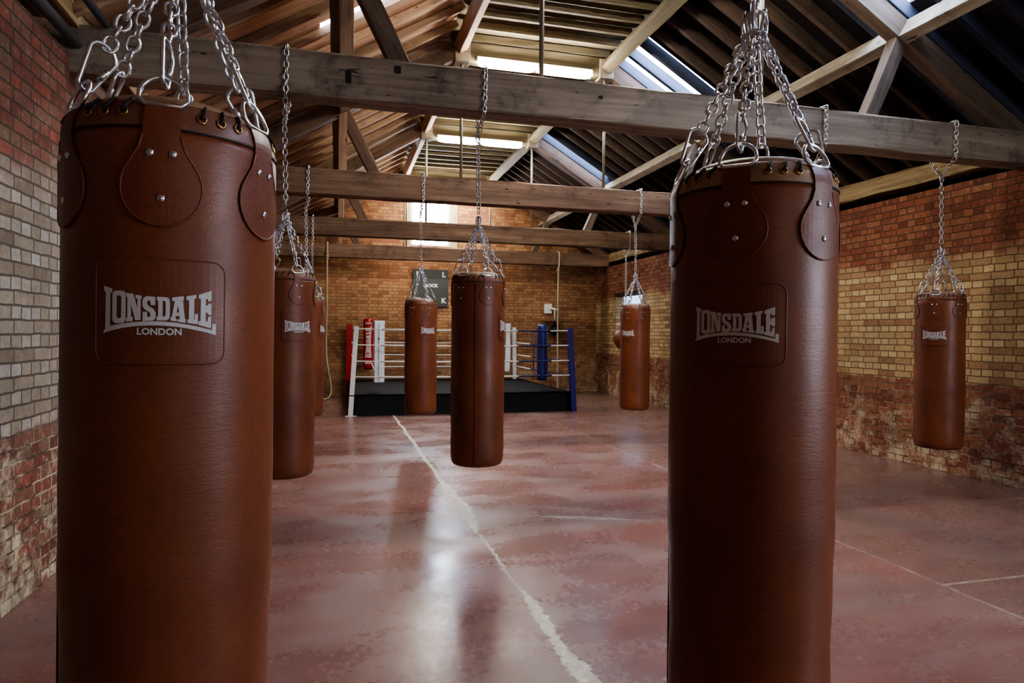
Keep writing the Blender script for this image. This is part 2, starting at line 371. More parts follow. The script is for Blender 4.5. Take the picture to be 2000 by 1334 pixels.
# ------------------------------------------------------------------ the printed logo (drawn in its own flat units)
def rrect(x0, x1, y0, y1, r, n=5):
    out = []
    for cx, cy, a in ((x1 - r, y1 - r, 0), (x0 + r, y1 - r, 90), (x0 + r, y0 + r, 180), (x1 - r, y0 + r, 270)):
        for k in range(n + 1):
            t = R(a + 90 * k / n); out.append((cx + r * cos(t), cy + r * sin(t)))
    return out
def logo_bm(width, london=True, rot=False):
    L = [(160,120),(298,160),(298,218),(268,226),(268,702),(450,665),(640,640),(800,628),(920,623),(1060,629),(1200,642),(1350,664),(1500,692),(1715,745),(1715,648),(1780,648),(1778,822),(1640,780),(1500,750),(1380,727),(1250,707),(1100,693),(950,687),(820,689),(700,697),(570,711),(450,731),(300,766),(165,808),(165,768),(190,752),(196,226),(172,190)]
    O = rrect(300, 500, 190, 662, 60); Oh = rrect(366, 432, 258, 592, 30)
    Np = [(503,220),(610,232),(665,430),(665,302),(637,300),(637,244),(726,256),(726,303),(712,305),(712,610),(635,616),(578,395),(578,565),(603,567),(603,630),(505,640),(505,585),(522,580),(522,280),(503,275)]
    S = [(912,268),(912,390),(850,390),(842,335),(820,320),(802,335),(799,370),(812,395),(890,450),(916,495),(922,540),(914,590),(880,616),(738,626),(738,490),(800,490),(803,550),(822,568),(842,555),(845,520),(830,495),(755,445),(736,400),(733,340),(745,295),(775,268),(820,260),(870,268)]
    D = [(932,265),(1060,268),(1098,285),(1112,330),(1112,545),(1098,590),(1060,612),(932,612),(932,555),(950,552),(950,322),(932,320)]
    Dh = [(1012,322),(1040,324),(1052,345),(1052,532),(1040,552),(1012,555)]
    A = [(1140,268),(1302,245),(1302,300),(1290,303),(1318,580),(1332,582),(1332,640),(1215,625),(1215,590),(1247,588),(1242,545),(1192,540),(1188,580),(1206,583),(1206,622),(1120,612),(1120,560),(1137,557),(1175,320),(1140,322)]
    Ah = [(1222,390),(1238,490),(1202,490)]
    L2 = [(1337,245),(1478,215),(1478,270),(1450,278),(1450,592),(1458,590),(1458,500),(1504,505),(1504,660),(1352,640),(1352,585),(1374,588),(1374,300),(1337,305)]
    E_ = [(1512,212),(1705,145),(1705,295),(1652,305),(1646,268),(1618,278),(1618,372),(1645,370),(1655,345),(1705,345),(1705,512),(1655,508),(1645,480),(1618,478),(1618,610),(1645,615),(1655,535),(1703,540),(1700,714),(1512,668),(1512,610),(1542,612),(1542,272),(1512,270)]
    bm = tri_shape([L, O, Np, S, D, A, L2, E_], [Oh, Dh, Ah])
    if london:
        t = text_bm('LONDON', 140, 5.0)
        xs = [v.co.x for v in t.verts]; ys = [v.co.y for v in t.verts]
        for v in t.verts:
            v.co.x = 968 + (v.co.x - (min(xs) + max(xs)) / 2) * 616 / (max(xs) - min(xs))
            v.co.y = 776 - (v.co.y - (min(ys) + max(ys)) / 2) * 104 / (max(ys) - min(ys))
        merge(bm, t)
    k = width / 1620
    for v in bm.verts: v.co = Vector(((v.co.x - 970) * k, (470 - v.co.y) * k, 0))
    if rot:
        for v in bm.verts: v.co = Vector((-v.co.y, v.co.x, 0))
    return bm

# ------------------------------------------------------------------ setting: floor, walls, roof
def struct(name, bm, mat, label, parent=None, M4=None):
    o = mesh_obj(name, bm, mat, parent, M4)
    if parent is None: tag(o, label, None, None, 'structure')
    return o
bm = bmesh.new(); add_box(bm, XL - .4, XR + .5, YF - .3, YB + .35, -.12, 0)
struct('floor', bm, M['floor'], 'worn red polished concrete floor with a long pale filled crack')
ZW = 3.17
bm = bmesh.new(); add_box(bm, XL - .38, XL, YF, YB, 0, ZW + .1)
struct('wall_left', bm, M['brick_left'], 'old brick wall with a pale band above a red base')
bm = bmesh.new()                                         # right wall with a narrow window hole near the far corner
WY0, WY1, WZ0, WZ1 = 13.3, 14.68, 1.45, 2.4
for a in ((YF, WY0, 0, ZW), (WY1, YB, 0, ZW), (WY0, WY1, 0, WZ0), (WY0, WY1, WZ1, ZW)): add_box(bm, XR, XR + .4, *a)
struct('wall_right', bm, M['brick_right'], 'long brick wall, red above and below a yellow band')
def roofz(x):
    if x < ULX: return NZ + SL * (x - NLX) + .27
    if x > URX: return NZ - SL * (x - NRX) + .27
    return UZ + .27
W1 = (1.70, 2.70, 3.60, 4.85)
bm = bmesh.new(); to = lambda u, v, h: (u, h, v)
for poly in ([(XL - .3, 0), (W1[0], 0), (W1[0], roofz(W1[0]) - .02), (ULX, roofz(ULX) - .02), (XL - .3, roofz(XL - .3))],
             [(W1[0], 0), (W1[1], 0), (W1[1], W1[2]), (W1[0], W1[2])],
             [(W1[0], W1[3]), (W1[1], W1[3]), (W1[1], UZ + .24), (W1[0], UZ + .24)],
             [(W1[1], 0), (XR + .3, 0), (XR + .3, roofz(XR + .3)), (URX, UZ + .24), (W1[1], UZ + .24)]):
    add_prism(bm, poly, YB, YB + .3, to)
struct('wall_back', bm, M['brick_back'], 'orange brick gable wall behind the boxing ring')
bm = bmesh.new(); add_prism(bm, [(XL - .3, 0), (XR + .3, 0), (XR + .3, roofz(XR + .3)), (URX, UZ + .24), (ULX, UZ + .24), (XL - .3, roofz(XL - .3))], YF - .3, YF, to)
struct('wall_front', bm, M['brick_back'], 'brick gable wall behind the viewer')
# gable window: bright pane in a pale reveal
bm = bmesh.new(); add_box(bm, W1[0] + .05, W1[1] - .05, YB + .16, YB + .18, W1[2] + .04, W1[3] - .04)
w = struct('window_1', bm, M['win_glass'], 'glowing frosted window high in the gable wall')
bm = bmesh.new()
for a in ((W1[0], W1[0] + .07, W1[2], W1[3]), (W1[1] - .07, W1[1], W1[2], W1[3]), (W1[0] + .07, W1[1] - .07, W1[2], W1[2] + .05), (W1[0] + .07, W1[1] - .07, W1[3] - .05, W1[3])):
    add_box(bm, a[0], a[1], YB + .1, YB + .2, a[2], a[3], None, .004)
struct('window_frame', bm, M['whitepaint'], '', w)
bm = bmesh.new()
for a in ((W1[0] - .14, W1[0], W1[2] - .05, W1[3] + .1), (W1[1], W1[1] + .14, W1[2] - .05, W1[3] + .1)):
    add_box(bm, a[0], a[1], YB - .03, YB - .002, a[2], a[3], None, .004)
struct('window_surround', bm, M['stone'], '', w)
bm = bmesh.new(); add_box(bm, XR + .2, XR + .22, WY0, WY1, WZ0, WZ1)
w = struct('window_2', bm, M['win_dim'], 'pale narrow window in the yellow brick wall near the far corner')
bm = bmesh.new(); add_box(bm, XR - .02, XR + .19, WY0 - .06, WY1 + .06, WZ1, WZ1 + .07)
struct('window_lintel', bm, M['black'], '', w)

# roof: common rafters, boards between skylights, flat ridge ceiling
ce = bpy.data.objects.new('ceiling', None); COL.objects.link(ce); WM[ce] = Matrix.Identity(4)
tag(ce, 'open timber pitched roof with rafters and boards', None, None, 'structure')
RSP = .3456
def slope_pt(side, x, y, off):
    nx = SL / math.hypot(1, SL); nz = 1 / math.hypot(1, SL)
    if side == 'R': return Vector((x + nx * off, y, NZ - SL * (x - NRX) + nz * off))
    return Vector((x - nx * off, y, NZ + SL * (x - NLX) + nz * off))
OFF_R = .168                                             # rafters sit on the purlins
SKY_R = [(7.62 + 3.456 * k, 8.72 + 3.456 * k) for k in (-2, -1, 0)] + [(11.55, 12.3)]
y = 1.0 + .1
ys = []
while y < YB - .05: ys.append(y); y += RSP
for i, y in enumerate(ys):
    nrm = (slope_pt('R', 5, y, 1) - slope_pt('R', 5, y, 0))
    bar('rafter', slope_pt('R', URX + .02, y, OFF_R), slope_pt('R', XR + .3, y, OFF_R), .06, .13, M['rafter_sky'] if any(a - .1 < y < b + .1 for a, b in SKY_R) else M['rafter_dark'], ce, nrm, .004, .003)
    bar('ceiling_joist', (ULX - .05, y, UZ + .14), (URX + .05, y, UZ + .14), .05, .09, M['olive'], ce, (0, 0, 1), .004, .003)
y = 1.0
while y < YB - .05:
    nrm = (slope_pt('L', 0, y, 1) - slope_pt('L', 0, y, 0))
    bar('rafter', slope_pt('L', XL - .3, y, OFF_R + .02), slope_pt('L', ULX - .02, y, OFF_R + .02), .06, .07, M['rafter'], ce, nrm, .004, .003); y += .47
def slab(name, side, x0, x1, y0, y1, off, th, mat, parent):
    a, b = slope_pt(side, x0, (y0 + y1) / 2, off), slope_pt(side, x1, (y0 + y1) / 2, off)
    nrm = slope_pt(side, x0, 0, 1) - slope_pt(side, x0, 0, 0)
    m, L = frame(a, b, nrm); bm = bmesh.new()
    add_box(bm, 0, L, -(y1 - y0) / 2, (y1 - y0) / 2, -th / 2, th / 2)
    return mesh_obj(name, bm, mat, parent, m)
SKY_L = [(6.55, 6.72), (12.62, 12.76)]
SRX, SLX = (3.66, 4.9), (-.05, 1.2)
OB = .243
def board_rows(side, xa, xb, mat, skies, sx):
    """roof boards: rows that run up the slope, left out where the skylights are"""
    cuts = [YF] + [v for s in skies for v in s] + [YB + .3]
    for i in range(len(cuts) - 1):
        y0, y1 = cuts[i], cuts[i + 1]
        if i % 2 == 0:
            n = max(1, round((y1 - y0) / 1.0))
            for k in range(n):
                slab('roof_boarding', side, xa, xb, y0 + (y1 - y0) * k / n, y0 + (y1 - y0) * (k + 1) / n, OB + random.uniform(0, .004), .02, mat, ce)
        else:
            slab('roof_boarding', side, xa, sx[0], y0, y1, OB, .02, mat, ce); slab('roof_boarding', side, sx[1], xb, y0, y1, OB, .02, mat, ce)
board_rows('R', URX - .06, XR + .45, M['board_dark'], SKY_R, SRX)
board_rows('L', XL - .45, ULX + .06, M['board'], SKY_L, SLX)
n = 19
for k in range(n):
    y0 = YF + (YB + .3 - YF) * k / n; y1 = YF + (YB + .3 - YF) * (k + 1) / n
    bm = bmesh.new(); add_box(bm, 0, URX - ULX + .3, -(y1 - y0) / 2, (y1 - y0) / 2, 0, .02)
    mesh_obj('ceiling_board', bm, M['olive'], ce, Matrix.Translation((ULX - .15, (y0 + y1) / 2, UZ + .2)))
nw = 3
for side, skies, sx in (('R', SKY_R, SRX), ('L', SKY_L, SLX)):
    for y0, y1 in skies:
        s = slab('window_%d' % nw, side, sx[0], sx[1], y0, y1, OB + .03, .01, M['sky_glass'], None); nw += 1
        tag(s, 'long skylight of daylit glass between the dark rafters' if side == 'R' else 'narrow skylight strip in the warm boarded slope', None, None, 'structure')

# ------------------------------------------------------------------ trusses, purlins, lights
ORD = ['overhead roof truss that carries the two big close punch bags', 'big grey-brown roof truss nearest in view, its tie beam with mortise slots', 'second brown roof truss, a tube light between its upper posts and three bag chains', 'third roof truss, behind the middle bags and in front of the gable window', 'roof truss closest to the gable wall, with hemp ropes tied on']
for k, Y in enumerate(BEAM_Y):
    t = empty('roof_truss', (2.42, Y, ZB), ORD[k], 'roof truss', 'roof trusses')
    bm_mat = M['beam'] if k < 2 else M['beam_red']
    b = bar('tie_beam', (XL - .18, Y, (ZB + ZT) / 2), (XR + .02, Y, (ZB + ZT) / 2), BT, ZT - ZB, bm_mat, t, bevel=.012, rough=.006)
    if k == 1:
        for x, z, w, h in ((.075, 3.31, .016, .085), (.42, 3.40, .02, .05), (2.0, 3.36, .012, .02)):
            bm = bmesh.new(); add_box(bm, x - w, x + w, Y - BT / 2 - .012, Y - BT / 2 + .01, z - h / 2, z + h / 2)
            mesh_obj('mortise_slot', bm, M['black'], b)
    pr = M['strut'] if k == 1 else bm_mat
    dn = Vector((SL, 0, 1)).normalized()
    bar('principal_rafter', slope_pt('R', XR + .02, Y, 0), slope_pt('R', URX - .06, Y, 0), .13, .2, M['beam_red'] if k != 1 else M['strut'], t, (SL, 0, 1))
    bar('principal_rafter', slope_pt('L', XL - .02, Y, 0), slope_pt('L', ULX + .06, Y, 0), .13, .2, M['beam_red'], t, (-SL, 0, 1))
    bar('strut', (4.96, Y, NZ - .06), (4.62, Y, ZT - .01), .11, .13, M['strut'], t, (1, 0, 0))
    bar('strut', (.06, Y, NZ - .04), (.45, Y, ZT - .01), .11, .14, M['strut'] if k < 2 else M['beam_red'], t, (1, 0, 0))
    bar('post', (.06, Y, ZT - .01), (.06, Y, NZ - .02), .13, .1, M['rafter'], t, (1, 0, 0))
    bar('straining_beam', (ULX - .02, Y, UZ - .05), (URX + .02, Y, UZ - .05), .12, .26, M['olive'], t)
    for x in (ULX + .01, URX):
        tube('queen_rod', [(x, Y, ZT - .02), (x, Y, UZ - .14)], .02, M['rod'], t, 8)
        bm = bmesh.new(); add_box(bm, x - .1, x + .1, Y - .09, Y + .09, UZ - .2, UZ + .06, None, .01)
        mesh_obj('node_block', bm, M['beam'], t)
    if k >= 1:
        l = empty('tube_light', (2.5, Y - .1, UZ - .2), ['', 'glowing tube light overhead on the truss with mortise slots', 'glowing tube light above the grey-brown tie beam, larger of the two in view', 'glowing tube light under the farther ridge boards, smaller of the two in view', 'glowing tube light on the truss by the gable wall'][k], 'light', 'tube lights under the ridge')
        bm = bmesh.new(); add_box(bm, 1.72, 3.3, Y - .13, Y - .062, UZ - .17, UZ - .12, None, .006)
        mesh_obj('batten', bm, M['whitepaint'], l)
        for dy in (-.145, -.075):
            for a, b2 in ((1.74, 2.49), (2.53, 3.28)):
                tube('lamp_tube', [(a + (b2 - a) * q / 14, Y + dy, UZ - .205) for q in range(15)], .034, M['tube'], l, 12, False, None, lambda q: .45 + .55 * min(1, 10 * min(q, 1 - q)))
PL = ['lower side purlin over the red and yellow brick wall', 'lower side purlin over the dim wall by the pipes', 'upper purlin edging the ridge boards, beside the skylights', 'upper purlin edging the ridge boards, beside the warm boarded slope']
for (side, x, w, h, off), lab, mt in zip((('R', 5.0, .11, .19, .0), ('L', .02, .11, .19, .0), ('R', URX + .02, .15, .16, .0), ('L', ULX - .02, .12, .14, .0)), PL, ('beam', 'beam_red', 'olive', 'rafter')):
    a = slope_pt(side, x, YF, off); b = slope_pt(side, x, YB, off)
    nrm = Vector((SL if side == 'R' else -SL, 0, 1))
    tag(bar('purlin', a, b, w, h, M[mt], None, nrm), lab, 'roof timber', 'purlins')
# wall plates and eaves
tag(bar('wall_plate', (XR + .1, YF, 3.38), (XR + .1, YB, 3.38), .2, .2, M['plate'], None, rough=.014), 'rough pale timber wall plate on top of the yellow and red brick wall', 'wall plate')
tag(bar('wall_plate', (XL - .05, YF, 3.5), (XL - .05, YB, 3.5), .22, .12, M['plate'], None, rough=.01), 'timber wall plate above the grey pipe and pale brick wall', 'wall plate')
def eaves(name, x0, x1):
    bm = bmesh.new(); add_box(bm, x0, x1, YF, YB, ZW, 4.0); struct(name, bm, M['black'], 'black sheet for the shaded eaves gap above the brick')
eaves('trim_1', XR + .25, XR + .3); eaves('trim_2', XL - .3, XL - .22)  # black sheets close the eaves gaps, the shade there put into their colour
tag(tube('conduit_pipe', [(XL + .055, YF + .1, 3.33), (XL + .055, 4.80, 3.33)], .035, M['pipe'], None, 12), 'fat grey pipe along the top of the pale brick wall', 'pipe')
tag(tube('conduit_pipe', [(XL + .22, YF + .1, 3.47), (XL + .22, 4.80, 3.47)], .026, M['pipe'], None, 12), 'thinner grey pipe higher up beside the timber wall plate', 'pipe')

# ------------------------------------------------------------------ chains
def stadium(half, rad, n):
    out = []
    for k in range(n // 2 + 1):
        a = -pi / 2 + pi * k / (n // 2); out.append((half + rad * cos(a), rad * sin(a)))
    for k in range(n // 2 + 1):
        a = pi / 2 + pi * k / (n // 2); out.append((-half + rad * cos(a), rad * sin(a)))
    return out
def resample(pts, step):
    pts = [Vector(p) for p in pts]; L = sum((b - a).length for a, b in zip(pts, pts[1:])); n = max(1, round(L / step)); st = L / n
    out = []; d = st / 2; acc = 0
    for a, b in zip(pts, pts[1:]):
        l = (b - a).length
        while d <= acc + l + 1e-9 and len(out) < n:
            out.append((a.lerp(b, (d - acc) / l), (b - a).normalized())); d += st
        acc += l
    return out
def add_chain(bm, pts, pitch, width, wire, n=10, m=6, twist=0.0, up=(0, 1, 0)):
    st = stadium(pitch / 2 + wire * .8 - width / 2 + wire, width / 2 - wire, n)
    for i, (p, t) in enumerate(resample(pts, pitch)):
        u = Vector(up); u = (u - t * u.dot(t))
        if u.length < 1e-3: u = Vector((1, 0, 0)) - t * t.x
        u.normalize(); v = t.cross(u)
        a = twist + (pi / 2 if i % 2 else 0) + random.uniform(-.2, .2)
        w = u * cos(a) + v * sin(a)
        add_tube(bm, [p + t * x + w * y for x, y in st], wire, m, True)
def dring_pts(w, h):
    P = [(-w / 2 + .012, 0), (0, 0), (w / 2 - .012, 0)]
    for k in range(0, 13):
        a = pi * k / 12; P.append((w / 2 * cos(a) * (1.0), .012 + (h - .012) * sin(a) ** .85 if 0 < k < 12 else .012))
    return P
def carabiner_pts(L, w):
    P = []
    for k in range(9): a = -pi / 2 + pi * (k / 8 - .5); P.append((w * .28 * cos(a), L * .12 + L * .12 * sin(a)))
    for k in range(11): a = pi * k / 10; P.append((w / 2 * cos(a), L * .8 + L * .2 * sin(a)))
    return P

# ------------------------------------------------------------------ punch bags
BR, BH = .203, 1.385                       # bag radius, height to the rim seam
ZBAG = .475
STRAPS = 6
def strap_shape():
    P = []; wt = .031; cz = -.105; r = .069
    P += [(-wt, .05), (-wt, -.012), (-.038, -.036)]
    for k in range(0, 19):
        a = R(142) + R(256) * k / 18; P.append((r * cos(a), cz + r * sin(a)))
    P += [(.038, -.036), (wt, -.012), (wt, .05)]
    return P
def make_bag(rich):
    """punch bag at the origin of its own frame: z=0 at the base, logo facing -Y"""
    t = empty('punch_bag', (0, 0, 0), '', 'punch bag', 'brown leather punch bags')
    n = 96 if rich else 56
    prof = [(.001, .012), (.10, .008), (BR - .055, .003), (BR - .03, .0), (BR - .012, .012), (BR - .003, .035), (BR, .075)]
    N = 34
    for k in range(1, N):
        z = .075 + (BH - .085) * k / N
        tp = 1 - (.035 * max(0, min(1, (.78 - z) / .5)) ** 1.3 if rich else 0)
        am = max(0, min(1, (.92 - z) / .3)); prof.append((tp * BR + am * (.002 * sin(k * .9) * sin(k * .37) + .003 * sin(pi * k / N)), z))
    prof += [(BR, BH - .012), (BR - .002, BH)]
    bm = bmesh.new(); add_lathe(bm, prof, n)
    for v in bm.verts:
        a = math.atan2(v.co.y, v.co.x); d = 1 + .007 * max(0, min(1, (.95 - v.co.z) / .3)) * sin(a * 3 + v.co.z * 4) * sin(v.co.z * 7 + a); v.co.x *= d; v.co.y *= d
    body = mesh_obj('bag_body', bm, M['leather'], t, None, True)
    ring = lambda r, z, nn: [(r * cos(2 * pi * k / nn), r * sin(2 * pi * k / nn), z) for k in range(nn)]
    bm = bmesh.new(); add_tube(bm, ring(BR - .02, .012, 64), .0055, 6, True)
    mesh_obj('base_piping', bm, M['seam'], body, None, True)
    tube('side_seam', [((BR + .0025) * cos(a_), (BR + .0025) * sin(a_), z) for z in [.03 + (BH - .04) * k / 20 for k in range(21)] for a_ in (R(-90 - 88),)], .0028, M['seam'], body, 6)
    bm = bmesh.new(); add_tube(bm, [(.028 * cos(2 * pi * k / 16), 0, .0 + .026 * sin(2 * pi * k / 16) - .012) for k in range(16)], .003, 6, True)
    mesh_obj('base_ring', bm, M['steel2'], t, None, True)
    # rim band and laced flap
    lathe('rim_band', [(BR - .004, BH - .003), (BR + .0002, BH), (BR, BH + .006), (BR - .006, BH + .028), (BR - .015, BH + .047), (BR - .022, BH + .054), (BR - .031, BH + .052), (BR - .035, BH + .04)], M['rim'], t, None, n)
    bm = bmesh.new(); add_tube(bm, ring(BR - .0004, BH + .001, 64), .0024, 6, True); mesh_obj('rim_piping', bm, M['seam'], t, None, True)
    lathe('top_flap', [(BR - .03, BH + .03), (BR - .035, BH + .06), (BR - .06, BH + .075), (.09, BH + .08), (.02, BH + .07)], M['flap'], t, None, n // 2)
    def on_band(a, f, lift=0.0):              # a point on the sloping band, f = 0 bottom .. 1 top
        r = BR - .017 * f ** 1.6 + lift; return Vector((r * cos(a), r * sin(a), BH + .006 + .044 * f))
    lace = []
    for s in range(STRAPS):
        for j in range(3):
            a = R(-90 + s * 60) + R(30 + 10.5 * (j - 1))
            c = on_band(a, .5, .001); o = Vector((cos(a), sin(a), .25)).normalized(); tx = Vector((-sin(a), cos(a), 0)); uz = o.cross(tx)
            b_ = bmesh.new()
            add_tube(b_, [c + (tx * cos(2 * pi * q / 12) + uz * sin(2 * pi * q / 12)) * .0075 for q in range(12)], .0024, 6, True)
            mesh_obj('eyelet', b_, M['brass'], t, None, True)
            lace += [c - o * .006, c + o * .005 + uz * .003, on_band(a + .03, .8, .006), on_band(a + .05, 1.0, .0) + Vector((0, 0, .004)), on_band(a + .06, 1.0, -.03)]
    bm = bmesh.new(); add_tube(bm, lace, .0034, 6, True)
    mesh_obj('lacing', bm, M['lace'], t, None, True)
    # straps with rivets, D-rings, carabiners and chains
    top_z = BH + .42
    for s in range(STRAPS):
        a0 = R(-90 + s * 60)
        bm = tri_shape([strap_shape()]); slice_x(bm, .012)
        for yy in (-.012, .004, .014, .024, .034, .042): bmesh.ops.bisect_plane(bm, geom=bm.verts[:] + bm.edges[:] + bm.faces[:], plane_co=(0, yy, 0), plane_no=(0, 1, 0))
        r_ = bmesh.ops.extrude_face_region(bm, geom=bm.faces[:])
        for v in [g for g in r_['geom'] if isinstance(g, bmesh.types.BMVert)]: v.co.z += .0032
        wrap(bm, BR + .0008, BH, a0)
        for v in bm.verts:
            if v.co.z > BH + .005:
                f = max(0, (v.co.z - BH - .006) / .044); r0_ = math.hypot(v.co.x, v.co.y); q = (r0_ - .017 * f ** 1.6) / r0_; v.co.x *= q; v.co.y *= q
        st = mesh_obj('strap', bm, M['strap'], t)
        bm = bmesh.new(); sh = strap_shape()[1:-1]
        add_tube(bm, [((BR + .0036) * cos(a0 + x / BR), (BR + .0036) * sin(a0 + x / BR), BH + z) for x, z in sh], .002, 6)
        mesh_obj('strap_piping', bm, M['strap'], st, None, True)
        for x, z in ((-.019, -.045), (.019, -.045), (0, -.125)):
            bm = bmesh.new(); add_lathe(bm, [(.0075, 0), (.0068, .002), (.004, .0036), (.0005, .004)], 12)
            aa = a0 + x / BR; o = Vector((cos(aa), sin(aa), 0)); tx = Vector((-sin(aa), cos(aa), 0))
            m = Matrix((tx, Vector((0, 0, 1)), o)).transposed().to_4x4(); m.translation = o * (BR + .0038) + Vector((0, 0, BH + z))
            mesh_obj('rivet', bm, M['steel'], st, m, True)
        o = Vector((cos(a0), sin(a0), 0)); tx = Vector((-sin(a0), cos(a0), 0))
        base = o * (BR - .012) + Vector((0, 0, BH + .045))
        lean = (Vector((0, 0, 1)) - o * .38).normalized()
        bm = bmesh.new(); add_tube(bm, [base + tx * x + lean * y for x, y in dring_pts(.084, .06)], .0044, 8, True)
        mesh_obj('d_ring', bm, M['steel'], t, None, True)
        top = Vector((o.x * .02, o.y * .02, top_z))
        c0 = base + lean * .05; ax = (top - c0).normalized()
        side = (ax.cross(tx)).normalized(); tw = [.2, 1.3, .5, -.7, 1.1, -.3][s]; cw = side * cos(tw) + tx * sin(tw)
        bm = bmesh.new(); add_tube(bm, [c0 + ax * (y - .006) + cw * x for x, y in carabiner_pts(.1, .056)], .0043, 8, True)
        add_tube(bm, [c0 + ax * .03 + cw * .016, c0 + ax * .055 + cw * .0215], .0058, 8)
        mesh_obj('carabiner', bm, M['steel'], t, None, True)
        bm = bmesh.new(); add_chain(bm, [c0 + ax * .088, top], .0275, .031, .0038, 12 if rich else 8, 8 if rich else 5, tw, side)
        mesh_obj('bag_chain', bm, M['steel'], t, None, True)
    # swivel that gathers the six chains
    bm = bmesh.new()
    add_tube(bm, [(.028 * cos(2 * pi * q / 20), .028 * sin(2 * pi * q / 20), top_z + .002) for q in range(20)], .005, 8, True)
    add_tube(bm, [(x * .9, 0, top_z - .02 + y) for x, y in carabiner_pts(.085, .05)], .005, 8, True)
    add_tube(bm, [(0, x, top_z + .055 + y) for x, y in stadium_up(.075, .034)], .0055, 8, True)
    add_tube(bm, [(0, 0, top_z + .05), (0, 0, top_z + .085)], .011, 10)
    add_tube(bm, [(-.03, 0, top_z + .06), (.03, 0, top_z + .06)], .005, 8)
    for q in (-1, 1): add_tube(bm, [(q * .024, .006 * q, top_z + .07), (q * .03, .006 * q, top_z + .03), (q * .027, .01 * q, top_z - .01)], .004, 6)
    mesh_obj('swivel', bm, M['steel'], t, None, True)
    # stitched panel and logo
    P = rrect(-.113, .113, -.095, .092, .022)
    bm = tri_shape([P]); slice_x(bm, .012)
    r_ = bmesh.ops.extrude_face_region(bm, geom=bm.faces[:])
    for v in [g for g in r_['geom'] if isinstance(g, bmesh.types.BMVert)]: v.co.z += .003
    wrap(bm, BR + .0004, 1.06)
    pn = mesh_obj('logo_panel', bm, M['leather'], t)
    P = [(p[0] + (q[0] - p[0]) * k / 10, p[1] + (q[1] - p[1]) * k / 10) for p, q in zip(P, P[1:] + P[:1]) for k in range(10 if abs(p[0] - q[0]) > .05 else 1)]
    bm = bmesh.new(); add_tube(bm, [((BR + .003) * cos(-pi / 2 + x / BR), (BR + .003) * sin(-pi / 2 + x / BR), 1.06 + z) for x, z in P], .0018, 6, True)
    mesh_obj('panel_piping', bm, M['leather'], pn, None, True)
    bm = logo_bm(.197); slice_x(bm, .008); wrap(bm, BR + .0044, 1.06)
    lg = mesh_obj('printed_logo', bm, M['print'], pn); lg['label'] = 'white printed brand logo'
    return t
def stadium_up(L, w): return [(y, x) for x, y in stadium(L / 2 - w / 2, w / 2, 16)]
def copy_tree(o, parent=None):
    c = o.copy(); COL.objects.link(c)
    if parent is not None:
        c.parent = parent; c.matrix_parent_inverse = o.matrix_parent_inverse.copy(); c.matrix_basis = o.matrix_basis.copy()
    for ch in [x for x in o.children]: copy_tree(ch, c)
    return c
TOPZ = ZBAG + BH + .42 + .125
def place(o, X, Y, phi, label, dz=0.0):
    al = math.atan2(-Y, -X)
    o.matrix_basis = Matrix.Translation((X, Y, ZBAG + dz)) @ Matrix.Rotation(al + R(phi) + pi / 2, 4, 'Z')
    o['label'] = label
def beam_chain(X, Y, label, dz=0.0, side=.014):
    """long chain looped round the tie beam, its ends joined below it"""
    yf, yb = Y - BT / 2 - .018, Y + BT / 2 + .018; j = (X - .01, Y, ZB - .17)
    o = empty('hanging_chain', (X, Y, TOPZ + dz), label, 'chain', 'chains looped over the tie beams')
    bm = bmesh.new()
    add_chain(bm, [(X, Y, TOPZ + dz - .01), j], .041, .040, .0048, 10, 6, .4)
    mesh_obj('chain_drop', bm, M['steel2'], o, None, True)
    bm = bmesh.new()
    add_chain(bm, [j, (X + side * .6, yf, ZB - .01), (X + side, yf, ZT + .015), (X + side, yb, ZT + .02), (X + side, yb, ZB - .01), j], .041, .040, .0048, 10, 6, .4)
    add_tube(bm, [(X - .012 + .014 * cos(2 * pi * q / 14), Y, ZB - .175 + .026 * sin(2 * pi * q / 14)) for q in range(14)], .005, 6, True)
    mesh_obj('chain_loop', bm, M['steel2'], o, None, True)
    return o
rich = make_bag(True)
rich2 = copy_tree(rich)
for ch in rich2.children:                                # this bag's rim and flap are paler and more worn
    if ch.name.startswith('rim_band'):
        ch.material_slots[0].link = 'OBJECT'; ch.material_slots[0].material = M['flap']
poor = make_bag(False)
rich.scale = (1, 1, 1)
place(rich, -.321, 1.49, -6.5, 'big brown leather punch bag close up beside the pale brick wall', .0)
rich.matrix_basis = Matrix.Translation((-.326, 1.49, 2.0)) @ Matrix.Rotation(R(.5), 4, 'Y') @ Matrix.Translation((.326, -1.49, -2.0)) @ rich.matrix_basis @ Matrix.Diagonal((.958, .958, 1, 1))
place(rich2, 1.039, 1.49, -10, 'big brown leather punch bag close up, before the red and yellow brick wall', -.01)
SPOTS = [(1.047, 4.946, 82, 'brown punch bag with a vertical seam, its logo turned edge-on, before the ring'),
         (5.498, 4.946, -13, 'brown punch bag hanging alone by the red and yellow brick wall'),
         (-.357, 4.946, 26, 'brown punch bag half hidden by the big close bag, its white logo showing'),
         (4.075, 4.946, 0, 'brown punch bag hidden behind the big close bag, only its chain in view'),
         (1.035, 8.402, 28, 'brown punch bag in front of the ring skirt, below the dark lettered board'),
         (4.017, 8.402, -31, 'brown punch bag between the ring and yellow wall, round bag behind it'),
         (-.361, 8.402, 78, 'brown punch bag seen as a narrow strip, second behind the big close bag'),
         (-.41, 11.858, 84, 'farthest brown punch bag, just a sliver of logo showing next to the hemp rope')]
bags = []
for i, (X, Y, phi, lab) in enumerate(SPOTS):
    o = poor if i == 0 else copy_tree(poor)
    bags.append(o)
DZ = [.02, -.02, .0, 0, -.01, -.02, 0, -.01]
for o, (X, Y, phi, lab), dz in zip(bags, SPOTS, DZ): place(o, X, Y, phi, lab, dz)
